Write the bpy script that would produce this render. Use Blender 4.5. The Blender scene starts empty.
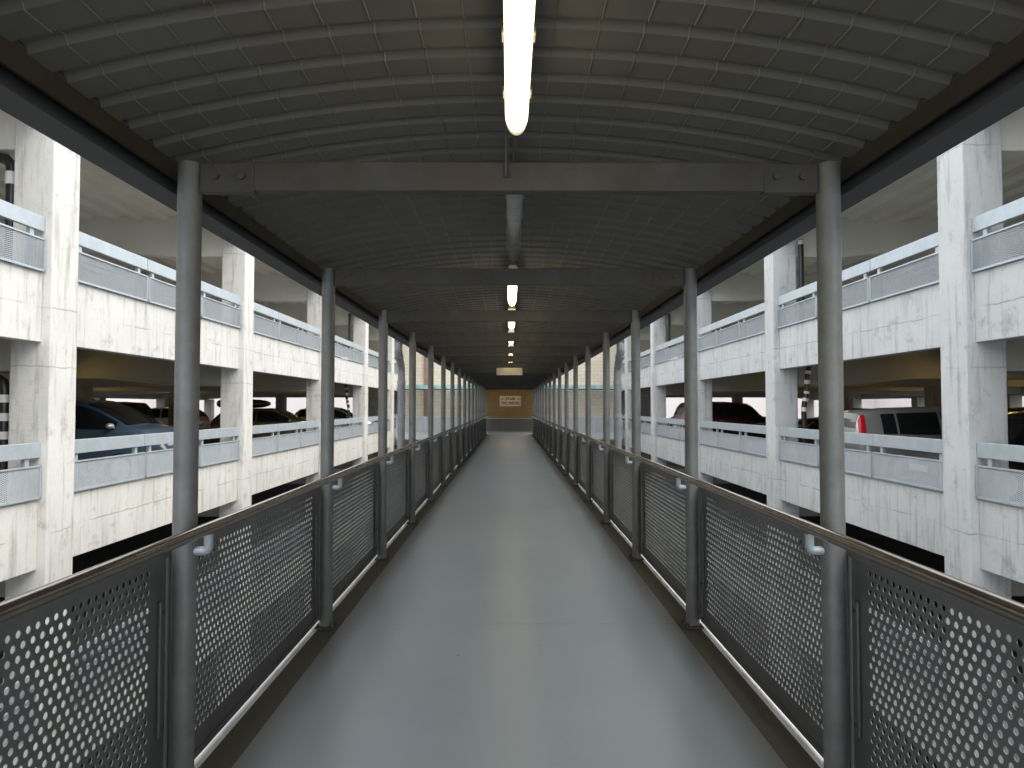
import bpy, math, random
import numpy as np
from mathutils import Vector, Matrix
random.seed(7)
SC = bpy.context.scene
COL = SC.collection
PI = math.pi

# ------------------------------------------------------------------ camera, world, sun, exposure
EYE = 1.56                                   # eye height above the walkway floor
cam_d = bpy.data.cameras.new('camera'); cam = bpy.data.objects.new('camera', cam_d); COL.objects.link(cam)
cam_d.sensor_width = 36; cam_d.lens = 700 / 1024 * 36; cam_d.clip_end = 500
cam.location = (0, 0, EYE)
cam.rotation_euler = (PI / 2 + math.atan(22 / 700), 0, -2.5 / 700)
SC.camera = cam

W = bpy.data.worlds.new('overcast_sky'); SC.world = W; W.use_nodes = True
nt = W.node_tree; nt.nodes.clear()
wo = nt.nodes.new('ShaderNodeOutputWorld'); bg = nt.nodes.new('ShaderNodeBackground')
tc = nt.nodes.new('ShaderNodeTexCoord'); sx = nt.nodes.new('ShaderNodeSeparateXYZ')
rp = nt.nodes.new('ShaderNodeValToRGB')
nt.links.new(tc.outputs['Generated'], sx.inputs[0]); nt.links.new(sx.outputs['Z'], rp.inputs[0])
rp.color_ramp.elements[0].position = 0.0; rp.color_ramp.elements[0].color = (.80, .84, .90, 1)
rp.color_ramp.elements[1].position = 0.9; rp.color_ramp.elements[1].color = (.97, 1.0, 1.0, 1)
nt.links.new(rp.outputs[0], bg.inputs[0]); bg.inputs[1].default_value = 1.0
nt.links.new(bg.outputs[0], wo.inputs[0])

sun_d = bpy.data.lights.new('soft_sun', 'SUN'); sun = bpy.data.objects.new('soft_sun', sun_d); COL.objects.link(sun)
sun_d.energy = 1.1; sun_d.angle = math.radians(50); sun_d.color = (1.0, .93, .82)
sun.rotation_euler = Vector((-0.75, 0.30, -1.0)).to_track_quat('-Z', 'Y').to_euler()

SC.view_settings.view_transform = 'Standard'; SC.view_settings.look = 'None'
SC.view_settings.gamma = 1; SC.view_settings.use_curve_mapping = False
SC.view_settings.exposure = 1.42

LAMP_STRENGTH = 2.6          # walkway luminaires
GARAGE_LAMP = 6.0            # car park luminaires

# ------------------------------------------------------------------ materials
def newmat(name):
    m = bpy.data.materials.new(name); m.use_nodes = True
    return m, m.node_tree, m.node_tree.nodes['Principled BSDF']
def N(t, typ, **kw):
    n = t.nodes.new(typ)
    for k, v in kw.items(): setattr(n, k, v)
    return n
def c4(c): return (c[0], c[1], c[2], 1)
def pos(t, scale=(1, 1, 1)):
    g = N(t, 'ShaderNodeNewGeometry'); mp = N(t, 'ShaderNodeMapping')
    t.links.new(g.outputs['Position'], mp.inputs[0]); mp.inputs['Scale'].default_value = scale
    return mp.outputs[0]
def objpos(t, scale=(1, 1, 1)):
    g = N(t, 'ShaderNodeTexCoord'); mp = N(t, 'ShaderNodeMapping')
    t.links.new(g.outputs['Object'], mp.inputs[0]); mp.inputs['Scale'].default_value = scale
    return mp.outputs[0]
def noise(t, vec, scale, detail=4, rough=.55):
    n = N(t, 'ShaderNodeTexNoise'); t.links.new(vec, n.inputs['Vector'])
    n.inputs['Scale'].default_value = scale; n.inputs['Detail'].default_value = detail; n.inputs['Roughness'].default_value = rough
    return n.outputs[0]
def ramp(t, fac, a, b, ca=(0, 0, 0), cb=(1, 1, 1)):
    r = N(t, 'ShaderNodeValToRGB'); t.links.new(fac, r.inputs[0])
    r.color_ramp.elements[0].position = a; r.color_ramp.elements[0].color = c4(ca)
    r.color_ramp.elements[1].position = b; r.color_ramp.elements[1].color = c4(cb)
    return r.outputs[0]
def mix(t, fac, a, b, mode='MIX'):
    n = N(t, 'ShaderNodeMix', data_type='RGBA', blend_type=mode)
    if isinstance(fac, (int, float)): n.inputs[0].default_value = fac
    else: t.links.new(fac, n.inputs[0])
    for i, v in ((6, a), (7, b)):
        if isinstance(v, tuple): n.inputs[i].default_value = c4(v)
        else: t.links.new(v, n.inputs[i])
    return n.outputs[2]
def math_n(t, op, a, b=None):
    n = N(t, 'ShaderNodeMath', operation=op)
    for i, v in enumerate((a, b)):
        if v is None: continue
        if isinstance(v, (int, float)): n.inputs[i].default_value = v
        else: t.links.new(v, n.inputs[i])
    return n.outputs[0]
def bump(t, b, h, strength=.3, dist=.01):
    n = N(t, 'ShaderNodeBump'); n.inputs['Strength'].default_value = strength; n.inputs['Distance'].default_value = dist
    t.links.new(h, n.inputs['Height']); t.links.new(n.outputs[0], b.inputs['Normal'])
def plain(name, col, rough=.5, metal=0., emis=None, es=0., spec=None, var=0.0, vs=6.0):
    m, t, b = newmat(name)
    b.inputs['Base Color'].default_value = c4(col); b.inputs['Roughness'].default_value = rough; b.inputs['Metallic'].default_value = metal
    if var:
        v = noise(t, objpos(t), vs, 5)
        cc = mix(t, ramp(t, v, .3, .7), tuple(x * (1 - var) for x in col), tuple(min(1, x * (1 + var)) for x in col))
        t.links.new(cc, b.inputs['Base Color'])
    if emis: b.inputs['Emission Color'].default_value = c4(emis); b.inputs['Emission Strength'].default_value = es
    if spec is not None: b.inputs['Specular IOR Level'].default_value = spec
    return m

def concrete(name, base, dark, lines=True, stain=.5):
    m, t, b = newmat(name)
    p = pos(t)
    big = ramp(t, noise(t, p, .9, 6, .6), .35, .7)
    c = mix(t, big, tuple(x * .88 for x in base), base)
    streak = ramp(t, noise(t, pos(t, (3.2, 3.2, .28)), 2.4, 6, .7), .52, .78)
    c = mix(t, math_n(t, 'MULTIPLY', streak, stain), c, dark)
    blot = ramp(t, noise(t, p, 2.8, 9, .76), .55, .70)
    c = mix(t, math_n(t, 'MULTIPLY', blot, stain * .7), c, dark)
    pit = ramp(t, noise(t, p, 7, 10, .8), .62, .70)
    c = mix(t, math_n(t, 'MULTIPLY', pit, stain * .8), c, dark)
    fine = ramp(t, noise(t, p, 26, 4, .7), .3, .8)
    c = mix(t, math_n(t, 'MULTIPLY', fine, .14), c, dark)
    if lines:
        s = N(t, 'ShaderNodeSeparateXYZ'); g = N(t, 'ShaderNodeNewGeometry'); t.links.new(g.outputs['Position'], s.inputs[0])
        wob = math_n(t, 'MULTIPLY', math_n(t, 'SUBTRACT', noise(t, p, 2.0, 6, .7), .5), .12)
        for z0, st_ in ((.22, .55), (1.05, .45)):
            z = math_n(t, 'ADD', math_n(t, 'ADD', s.outputs['Z'], 31.5 + z0), wob)
            ln = math_n(t, 'LESS_THAN', math_n(t, 'FRACT', math_n(t, 'DIVIDE', z, 3.15)), .0065)
            brk = ramp(t, noise(t, pos(t, (1, 1, .3)), 1.3, 3), .40, .55)
            c = mix(t, math_n(t, 'MULTIPLY', math_n(t, 'MULTIPLY', ln, brk), st_), c, dark)
        z2 = math_n(t, 'FRACT', math_n(t, 'DIVIDE', math_n(t, 'ADD', s.outputs['Y'], 40.3), 2.32))
        c = mix(t, math_n(t, 'MULTIPLY', math_n(t, 'LESS_THAN', z2, .005), .3), c, dark)
    t.links.new(c, b.inputs['Base Color']); b.inputs['Roughness'].default_value = .9; b.inputs['Specular IOR Level'].default_value = .2
    bump(t, b, noise(t, p, 18, 6, .7), .25, .01)
    return m

def galv(name, base, var=.25, rough=.5, metal=.35, rust=0., rustcol=(.16, .10, .045)):
    m, t, b = newmat(name)
    p = objpos(t)
    v = ramp(t, noise(t, p, 5, 6, .65), .3, .7)
    c = mix(t, v, tuple(x * (1 - var) for x in base), tuple(x * (1 + var) for x in base))
    vo = N(t, 'ShaderNodeTexVoronoi'); t.links.new(p, vo.inputs[0]); vo.inputs['Scale'].default_value = 60
    c = mix(t, math_n(t, 'MULTIPLY', vo.outputs['Distance'], .25), c, tuple(x * .7 for x in base))
    if rust:
        r = ramp(t, noise(t, pos(t, (2, 2, .7)), 2.2, 7, .7), .42, .68)
        c = mix(t, math_n(t, 'MULTIPLY', r, rust), c, rustcol)
    t.links.new(c, b.inputs['Base Color']); b.inputs['Roughness'].default_value = rough; b.inputs['Metallic'].default_value = metal
    bump(t, b, noise(t, p, 30, 4), .08, .004)
    return m

M = {}
M['conc_l'] = concrete('board_marked_concrete_warm', (.69, .68, .655), (.22, .205, .175), stain=.85)
M['conc_r'] = concrete('board_marked_concrete_cool', (.60, .61, .615), (.20, .205, .21), stain=.9)
M['soffit'] = concrete('brightened_upper_soffit', (.78, .76, .70), (.58, .56, .50), lines=False, stain=.25)  # upper-level brightness put into a paler soffit colour
M['deck'] = concrete('deck_concrete', (.10, .098, .092), (.05, .05, .05), lines=False)  # floor colour darkened so the lower decks read dim
M['deck_pale'] = concrete('pale_upper_deck', (.52, .51, .47), (.3, .3, .28), lines=False)  # upper floor coloured paler to bounce light onto its ceiling
M['soffit_low'] = concrete('dimmed_lower_soffit', (.36, .35, .31), (.22, .21, .185), lines=False, stain=.3)  # lower-level dimness put into a darker soffit colour
M['asphalt'] = concrete('ground_asphalt', (.14, .145, .15), (.08, .08, .085), lines=False)
M['pale_wall'] = plain('distant_pale_cladding', (.58, .54, .54), .8, var=.05, vs=.3)
M['post'] = galv('galvanised_post', (.20, .208, .205), .22, .5, .3, rust=.4, rustcol=(.12, .10, .06))
M['post_rust'] = galv('galvanised_beam', (.085, .083, .074), .25, .6, .3, rust=.45, rustcol=(.085, .06, .03))
M['panel'] = galv('galvanised_panel', (.155, .16, .158), .15, .42, .4)
M['rail'] = galv('handrail_steel', (.22, .19, .16), .2, .2, .75)
M['edge'] = galv('painted_edge_beam', (.052, .057, .062), .12, .6, .1)
M['edge_top'] = galv('rusty_edge_angle', (.045, .038, .026), .3, .8, .1, rust=.6, rustcol=(.05, .035, .016))
M['guard'] = galv('zinc_guard_rail', (.44, .49, .53), .10, .5, .3)
M['guard_mesh'] = galv('zinc_expanded_mesh', (.36, .39, .42), .10, .5, .3)
M['pipe_grey'] = plain('grey_downpipe', (.30, .31, .33), .45, .1, var=.12)
M['pipe_black'] = plain('black_pipe', (.02, .02, .022), .35)
M['pipe_white'] = plain('white_collar', (.75, .72, .72), .5)
M['black'] = plain('black_rubber', (.015, .015, .015), .7)
M['bolt'] = plain('bolt_steel', (.10, .095, .085), .5, .5)
M['conduit'] = plain('conduit_grey', (.10, .10, .10), .5, .3)
M['lamp_body'] = plain('lamp_body_grey', (.30, .30, .29), .5)
M['lamp_clear'] = plain('lamp_cover_unlit', (.34, .34, .33), .25, var=.15, vs=20)
M['lamp_on'] = plain('lamp_cover_lit', (.9, .85, .7), .4, emis=(1.0, .78, .45), es=LAMP_STRENGTH)
M['cap_on'] = plain('lamp_end_cap_glowing', (.8, .75, .5), .4, emis=(1.0, .85, .5), es=.25)
M['garage_lamp'] = plain('car_park_tube_lit', (.9, .8, .5), .4, emis=(1.0, .66, .16), es=GARAGE_LAMP)
M['sign_pale'] = plain('pale_sign_face', (.62, .58, .42), .5, var=.05)
M['sign_white'] = plain('sign_board', (.85, .82, .76), .5, var=.05)
M['sign_frame'] = plain('sign_frame', (.70, .66, .56), .5)
M['ink'] = plain('sign_lettering', (.03, .03, .025), .6)
M['teal'] = plain('teal_fascia', (.27, .42, .42), .45, var=.35, vs=3)
M['slab_edge'] = plain('grey_slab_edge', (.42, .45, .47), .7, var=.12)
m_, t_, b_ = newmat('daylight_roof_sheet'); b_.inputs['Base Color'].default_value = (.85, .9, .9, 1); b_.inputs['Transmission Weight'].default_value = .9; b_.inputs['Roughness'].default_value = .5; M['light_sheet'] = m_
M['gap'] = plain('dark_joint', (.03, .03, .03), .8)
M['kerb'] = plain('gap_lit_kerb', (.78, .78, .79), .55, var=.15, vs=4)  # pale colour carries the daylight falling through the gap under the panels

def floor_mat():
    m, t, b = newmat('blue_grey_floor_paint')
    p = pos(t)
    c = mix(t, ramp(t, noise(t, p, .8, 5), .3, .7), (.225, .262, .285), (.262, .300, .322))
    c = mix(t, math_n(t, 'MULTIPLY', ramp(t, noise(t, pos(t, (3, .6, 1)), 2.2, 6), .5, .75), .30), c, (.24, .25, .245))
    s = N(t, 'ShaderNodeSeparateXYZ'); t.links.new(p, s.inputs[0])
    # worn dirty edge strip
    ax = math_n(t, 'ABSOLUTE', s.outputs['X'])
    wob = math_n(t, 'MULTIPLY', math_n(t, 'SUBTRACT', noise(t, p, 3, 5), .5), .06)
    e = ramp(t, math_n(t, 'ADD', ax, wob), .0, 1.0)
    edge = N(t, 'ShaderNodeMapRange'); t.links.new(math_n(t, 'ADD', ax, wob), edge.inputs[0])
    edge.inputs[1].default_value = 1.02; edge.inputs[2].default_value = 1.22
    c = mix(t, math_n(t, 'MULTIPLY', edge.outputs[0], .75), c, (.135, .125, .10))
    # joints at every bay
    f = math_n(t, 'FRACT', math_n(t, 'DIVIDE', math_n(t, 'ADD', s.outputs['Y'], 21.84 - 5.06), 2.184))
    jn = math_n(t, 'MULTIPLY', math_n(t, 'LESS_THAN', f, .0045), ramp(t, noise(t, p, 2.5, 3), .35, .55))
    c = mix(t, math_n(t, 'MULTIPLY', jn, .6), c, (.10, .11, .11))
    # specks and scuffs
    vo = N(t, 'ShaderNodeTexVoronoi'); t.links.new(pos(t, (1, .8, 1)), vo.inputs[0]); vo.inputs['Scale'].default_value = 4.2
    sp = math_n(t, 'LESS_THAN', vo.outputs['Distance'], .045)
    sp = math_n(t, 'MULTIPLY', sp, ramp(t, noise(t, p, 17, 2), .52, .56))
    c = mix(t, math_n(t, 'MULTIPLY', sp, .8), c, (.05, .05, .045))
    t.links.new(c, b.inputs['Base Color'])
    b.inputs['Roughness'].default_value = .34
    return m
M['floor'] = floor_mat()
M['gutter'] = concrete('dirty_floor_edge', (.12, .11, .09), (.07, .062, .05), lines=False)

def roof_mat():
    m, t, b = newmat('corrugated_canopy_sheet')
    p = pos(t)
    c = mix(t, ramp(t, noise(t, p, 1.4, 5), .3, .7), (.10, .097, .085), (.125, .12, .105))
    c = mix(t, math_n(t, 'MULTIPLY', ramp(t, noise(t, p, 5, 6, .7), .52, .75), .25), c, (.075, .055, .032))
    t.links.new(c, b.inputs['Base Color']); b.inputs['Roughness'].default_value = .6
    return m
M['roof'] = roof_mat()
M['crimp'] = plain('sheet_crimp_line', (.15, .145, .125), .5)

def brick_mat(name, a, b_, mortar):
    m, t, b = newmat(name)
    g = N(t, 'ShaderNodeNewGeometry'); s = N(t, 'ShaderNodeSeparateXYZ'); cmb = N(t, 'ShaderNodeCombineXYZ')
    t.links.new(g.outputs['Position'], s.inputs[0]); t.links.new(s.outputs['X'], cmb.inputs[0]); t.links.new(s.outputs['Z'], cmb.inputs[1])
    br = N(t, 'ShaderNodeTexBrick'); t.links.new(cmb.outputs[0], br.inputs[0])
    br.inputs['Color1'].default_value = c4(a); br.inputs['Color2'].default_value = c4(b_); br.inputs['Mortar'].default_value = c4(mortar)
    br.inputs['Scale'].default_value = 1.0; br.inputs['Brick Width'].default_value = .40; br.inputs['Row Height'].default_value = .20
    br.inputs['Mortar Size'].default_value = .012
    c = mix(t, math_n(t, 'MULTIPLY', noise(t, g.outputs['Position'], 1.2, 5), .3), br.outputs[0], (.30, .24, .16))
    t.links.new(c, b.inputs['Base Color']); b.inputs['Roughness'].default_value = .9
    return m
M['brick'] = brick_mat('tan_block_wall', (.66, .60, .50), (.61, .55, .45), (.48, .43, .36))
M['ochre'] = brick_mat('warm_lit_block_wall', (.40, .29, .13), (.36, .25, .11), (.28, .20, .10))  # warm lamplight put into the block colour
M['pilaster'] = plain('brown_pilaster', (.24, .15, .11), .8, var=.15)

# ------------------------------------------------------------------ mesh helpers
class MB:
    def __init__(s): s.v = []; s.f = []; s.sm = []
    def add(s, vs, fs, smooth=False):
        o = len(s.v); s.v += [tuple(v) for v in vs]; s.f += [tuple(i + o for i in f) for f in fs]; s.sm += [smooth] * len(fs)
        return s
    def box(s, x0, x1, y0, y1, z0, z1):
        x0, x1 = sorted((x0, x1)); y0, y1 = sorted((y0, y1)); z0, z1 = sorted((z0, z1))
        return s.add([(x0, y0, z0), (x1, y0, z0), (x1, y1, z0), (x0, y1, z0), (x0, y0, z1), (x1, y0, z1), (x1, y1, z1), (x0, y1, z1)],
                     [(0, 3, 2, 1), (4, 5, 6, 7), (0, 1, 5, 4), (1, 2, 6, 5), (2, 3, 7, 6), (3, 0, 4, 7)])
    def prism(s, poly, axis, a, b):              # poly in the two other axes, extruded along axis
        n = len(poly); vs = []
        for t in (a, b):
            for (p, q) in poly:
                vs.append({'x': (t, p, q), 'y': (p, t, q), 'z': (p, q, t)}[axis])
        fs = [tuple(range(n))[::-1], tuple(range(n, 2 * n))] + [(i, (i + 1) % n, (i + 1) % n + n, i + n) for i in range(n)]
        return s.add(vs, fs)
    def tube(s, path, r, seg=16, caps=True):
        path = [Vector(p) for p in path]; rings = []; up = None
        rr = r if isinstance(r, (list, tuple)) else [r] * len(path)
        for i, p in enumerate(path):
            if i == 0: d = path[1] - p
            elif i == len(path) - 1: d = p - path[-2]
            else: d = (path[i + 1] - p).normalized() + (p - path[i - 1]).normalized()
            d.normalize()
            if up is None: up = Vector((0, 0, 1)) if abs(d.z) < .9 else Vector((1, 0, 0))
            a = d.cross(up).normalized(); b = a.cross(d).normalized(); up = b
            rings.append([p + (a * math.cos(2 * PI * k / seg) + b * math.sin(2 * PI * k / seg)) * rr[i] for k in range(seg)])
        vs = [v for r_ in rings for v in r_]; fs = []
        for i in range(len(rings) - 1):
            for k in range(seg):
                fs.append((i * seg + k, i * seg + (k + 1) % seg, (i + 1) * seg + (k + 1) % seg, (i + 1) * seg + k))
        s.add(vs, fs, True)
        if caps:
            s.add(rings[0], [tuple(range(seg))], False); s.add(rings[-1], [tuple(range(seg))[::-1]], False)
        return s
    def mirror_x(s):
        s.v = [(-x, y, z) for x, y, z in s.v]; s.f = [f[::-1] for f in s.f]; return s
    def build(s, name, mat, parent=None, loc=None, bevel=0., kind=None, label=None):
        me = bpy.data.meshes.new(name); me.from_pydata(s.v, [], s.f)
        me.polygons.foreach_set('use_smooth', s.sm); me.update()
        import bmesh
        bm = bmesh.new(); bm.from_mesh(me); bmesh.ops.recalc_face_normals(bm, faces=bm.faces); bm.to_mesh(me); bm.free()
        me.materials.append(mat)
        o = bpy.data.objects.new(name, me); COL.objects.link(o)
        if parent: o.parent = parent
        if loc: o.location = loc
        if bevel:
            md = o.modifiers.new('bevel', 'BEVEL'); md.width = bevel; md.segments = 2; md.limit_method = 'ANGLE'
        if kind: o['kind'] = kind
        if label: o['label'] = label
        return o
def tag(o, label=None, cat=None, group=None, kind=None):
    if label: o['label'] = label
    if cat: o['category'] = cat
    if group: o['group'] = group
    if kind: o['kind'] = kind
    elif cat in ('column', 'parapet', 'beam'): o['kind'] = 'thing'
    return o
def thing(name, label, cat, loc=(0, 0, 0), rz=0, group=None):
    o = bpy.data.objects.new(name, None); COL.objects.link(o); o.location = loc; o.rotation_euler = (0, 0, rz)
    o.empty_display_size = .1
    return tag(o, label, cat, group)
CH = {}
def kids(o): return [c for c in bpy.data.objects if c.parent == o]
def copy_tree(o, parent=None):
    c = o.copy(); COL.objects.link(c); c.parent = parent
    if o not in CH: CH[o] = kids(o)
    for ch in CH[o]: copy_tree(ch, c)
    return c
ORD = ['nearest', 'second', 'third', 'fourth', 'fifth', 'sixth', 'seventh', 'eighth', 'ninth', 'tenth', 'eleventh', 'twelfth',
       'thirteenth', 'fourteenth', 'fifteenth', 'sixteenth', 'seventeenth', 'eighteenth', 'nineteenth']
SIDE = {-1: 'left', 1: 'right'}

# ------------------------------------------------------------------ the walkway: floor, canopy sheet
S = 2.184; Y1 = 2.826                         # bay length, first visible post
def py(n): return Y1 + (n - 1) * S             # post n
NP = 17; YE = 39.0; YN = -10.0
MB().box(-1.20, 1.20, YN, YE, -.12, 0).build('floor', M['floor'], kind='structure')
for sd in (-1, 1):
    b = MB(); b.box(sd * 1.20, sd * 1.345, YN, YE, -.12, -.004); b.build('trim_1' if sd < 0 else 'trim_2', M['gutter'], kind='structure')
    b = MB(); b.prism([(sd * 1.345, -.12), (sd * 1.345, -.002), (sd * 1.36, .004), (sd * 1.47, .004), (sd * 1.47, -.12)], 'y', YN, YE)
    b.build('trim_3' if sd < 0 else 'trim_4', M['kerb'], kind='structure')
# deep edge girders below the floor
for sd in (-1, 1):
    b = MB(); b.box(sd * 1.40, sd * 1.47, YN, YE, -.42, -.12); b.build('trim_5' if sd < 0 else 'trim_6', M['edge'], kind='structure')

# barrel canopy: corrugations run across, crimp creases run along
RH = 1.43; ZS = EYE + 1.015; ZC = EYE + 1.205
RR = (RH * RH + (ZC - ZS) ** 2) / (2 * (ZC - ZS))
def arch(x): return ZC - RR + math.sqrt(RR * RR - x * x)
NX = 20
NX = 22; xs = [(i - 11) * .143 for i in range(NX + 1)]; xs[0] = -1.51; xs[-1] = 1.51
P = S / 12.0; prof = []                        # (offset along y, dz)
ys = []; y = YN
while y < YE + .3:
    ys += [(y, 0), (y + P * .60, 0), (y + P * .66, .024), (y + P * .90, .024)]
    y += P
vs = []; fs = []
for (yy, dz) in ys:
    for i, x in enumerate(xs): vs.append((x, yy, arch(x) + dz))
n1 = NX + 1
for j in range(len(ys) - 1):
    for i in range(NX): fs.append((j * n1 + i, j * n1 + i + 1, (j + 1) * n1 + i + 1, (j + 1) * n1 + i))
b = MB(); b.add(vs, fs)
# outer skin so the roof has thickness
top = [(x, yy, arch(x) + .05) for yy in (YN, YE + .3) for x in xs]
b.add(top, [(i, i + 1, n1 + i + 1, n1 + i) for i in range(NX)])
b.build('ceiling', M['roof'], kind='structure')
# thin raised crease ridges (one mesh: surface pattern of the sheet)
b = MB()
for x in xs[1:-1]:
    z = arch(x)
    for j in range(len(ys) - 1):
        (ya, da), (yb, db) = ys[j], ys[j + 1]
        w = .003
        b.add([(x - w, ya, z + da - .001), (x, ya, z + da - .005), (x + w, ya, z + da - .001),
               (x - w, yb, z + db - .001), (x, yb, z + db - .005), (x + w, yb, z + db - .001)], [(0, 1, 4, 3), (1, 2, 5, 4)])
b.build('trim_7', M['crimp'], kind='structure')

# edge beams along both eaves
for sd in (-1, 1):
    t = thing('eaves_beam', f'long dark grey steel eaves beam under the canopy edge on the {SIDE[sd]} side', 'beam', (sd * 1.46, YN, EYE + .885), group=None)
    b = MB(); b.box(-.06, .06, 0, YE - YN + .3, 0, .012); b.box(-.008, .008, 0, YE - YN + .3, .012, .14); b.box(-.06, .06, 0, YE - YN + .3, .14, .152)
    b.build('steel_section', M['edge'], t)
    b = MB(); b.box(-sd * .058, -sd * .052, 0, YE - YN + .3, .066, .175); b.box(-sd * .062, -sd * .05, 0, YE - YN + .3, .062, .068)
    b.build('edge_angle', M['edge_top'], t, label='rust brown angle along the inner edge')
    b = MB(); b.box(sd * .055, sd * .14, 0, YE - YN + .3, .155, .21)
    b.build('gutter', M['edge'], t)

# canopy posts (with base plate and bolts) --------------------------------
TOPZ = EYE + .985
def make_post():
    t = thing('canopy_post', 'x', 'post')
    MB().tube([(0, 0, 0.012), (0, 0, TOPZ)], .0465, 28).build('pole', M['post'], t)
    b = MB(); b.box(-.07, .06, -.07, .07, .0, .014); b.build('base_plate', M['post_rust'], t, label='rusty brown base plate')
    for (x, y_) in ((-.058, -.056), (-.058, .056)):
        MB().tube([(x, y_, .014), (x, y_, .034)], .011, 6).build('anchor_bolt', M['bolt'], t)
    # L-shaped bracket that carries the handrail (local -x is the walkway side)
    b = MB(); b.tube([(-.040, 0, .980), (-.080, 0, .980), (-.091, 0, .985), (-.095, 0, .996), (-.095, 0, 1.047)], .018, 12)
    b.build('handrail_bracket', M['guard'], t, label='pale zinc bracket holding the handrail')
    return t
post0 = make_post()
for sd in (-1, 1):
    for n in range(1, NP + 1):
        o = post0 if (sd == -1 and n == 1) else copy_tree(post0)
        o.location = (sd * 1.30, py(n), 0); o.scale = (sd, 1, 1)
        o['label'] = f'round galvanised steel canopy post on the {SIDE[sd]} of the walkway, {ORD[n-1]} from the camera'
        o['group'] = f'canopy posts on the {SIDE[sd]}'

# cross beams ----------------------------------------------------------------
def make_beam(mat):
    t = thing('canopy_cross_beam', 'x', 'beam')
    b = MB(); b.box(-1.03, 1.03, -.03, .03, 0, .117); b.build('beam', mat, t, bevel=.004)
    for s in (-1, 1):
        p = MB().box(s * 1.03, s * 1.25, -.022, .022, -.004, .112).build('end_plate', M['post_rust'], t, bevel=.002, label='end plate with two bolts')
        for xx in (1.08, 1.185):
            MB().tube([(s * xx, -.036, .058), (s * xx, -.022, .058)], .014, 6).build('bolt', M['bolt'], p)
    return t
beam0 = make_beam(M['post_rust'])
for n in range(1, NP + 1):
    o = beam0 if n == 1 else copy_tree(beam0)
    o.location = (0, py(n), EYE + .868)
    o['label'] = f'horizontal steel beam spanning the walkway under the canopy, {ORD[n-1]} from the camera'
    o['group'] = 'canopy cross beams'

# perforated balustrade panels ---------------------------------------------------
def perforated(y0, y1, z0, z1, hy0, hy1, hz0, hz1, r=.0112, py_=.041, pz=.0345):
    nz = int((hz1 - hz0) / pz); ny = int((hy1 - hy0) / py_) ; K = 10
    hy1 = hy0 + ny * py_; hz1 = hz0 + nz * pz
    vs = []; fs = []
    T = .003
    def ring(cy, cz):
        return [(cy + r * math.cos(2 * PI * k / K + .3), cz + r * math.sin(2 * PI * k / K + .3)) for k in range(K)]
    m = MB()
    for j in range(nz):
        off = (j % 2) * .5 * py_
        za = hz0 + j * pz; zb = za + pz
        if off: m.add([(0, hy0, za), (0, hy0 + off, za), (0, hy0 + off, zb), (0, hy0, zb)], [(0, 1, 2, 3)])
        cnt = ny - (1 if off else 0)
        for i in range(cnt):
            ya = hy0 + off + i * py_; yb = ya + py_
            rg = ring((ya + yb) / 2, (za + zb) / 2)
            cy, cz = (ya + yb) / 2, (za + zb) / 2
            # outer boundary points matching the ring angles
            ob = []
            for k in range(K):
                a = 2 * PI * k / K + .3; ca, sa = math.cos(a), math.sin(a)
                sc = min((py_ / 2) / max(abs(ca), 1e-6), (pz / 2) / max(abs(sa), 1e-6)); ob.append((cy + ca * sc, cz + sa * sc))
            cor = [(yb, zb), (ya, zb), (ya, za), (yb, za)]
            v = [(0, p[0], p[1]) for p in rg] + [(0, p[0], p[1]) for p in ob] + [(0, c[0], c[1]) for c in cor] + [(T, p[0], p[1]) for p in rg]
            f = []
            for k in range(K):
                k2 = (k + 1) % K
                a1 = 2 * PI * k / K + .3; a2 = a1 + 2 * PI / K
                quad = None
                for ci, c in enumerate(cor):
                    ac = math.atan2(c[1] - cz, c[0] - cy) % (2 * PI)
                    for add in (0, 2 * PI):
                        if a1 < ac + add < a2: quad = 2 * K + ci
                f.append((k, K + k, quad, K + k2, k2) if quad is not None else (k, K + k, K + k2, k2))
                f.append((k, k2, 2 * K + 4 + k2, 2 * K + 4 + k))
            m.add(v, f)
        if off: m.add([(0, hy1 - off, za), (0, hy1, za), (0, hy1, zb), (0, hy1 - off, zb)], [(0, 1, 2, 3)])
    # solid margins
    for (a, b_, c, d) in ((y0, hy0, z0, z1), (hy1, y1, z0, z1), (hy0, hy1, z0, hz0), (hy0, hy1, hz1, z1)):
        m.add([(0, a, c), (0, b_, c), (0, b_, d), (0, a, d)], [(0, 1, 2, 3)])
    return m
def make_panel():
    t = thing('balustrade_panel', 'x', 'railing panel')
    m = perforated(.012, S - .020, .045, .985, .075, S - .115, .15, .950)
    m.build('perforated_sheet', M['panel'], t)
    b = MB(); b.prism([(-.012, .962), (-.012, 1.004), (.040, 1.004), (.040, .962)], 'y', .012, S - .020)
    b.box(-.008, .03, .012, S - .020, .040, .070)
    b.box(.002, .03, .012, .037, .028, .965); b.box(.002, .03, S - .045, S - .020, .028, .965)
    b.build('frame', M['panel'], t)
    b = MB(); b.box(-.014, -.002, S - .088, S - .056, .28, .80); b.build('clamp_bar', M['panel'], t, bevel=.003)
    for z in (.32, .76):
        MB().tube([(-.022, S - .072, z), (-.014, S - .072, z)], .008, 6).build('bolt', M['bolt'], t)
    return t
pan0 = make_panel()
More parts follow.
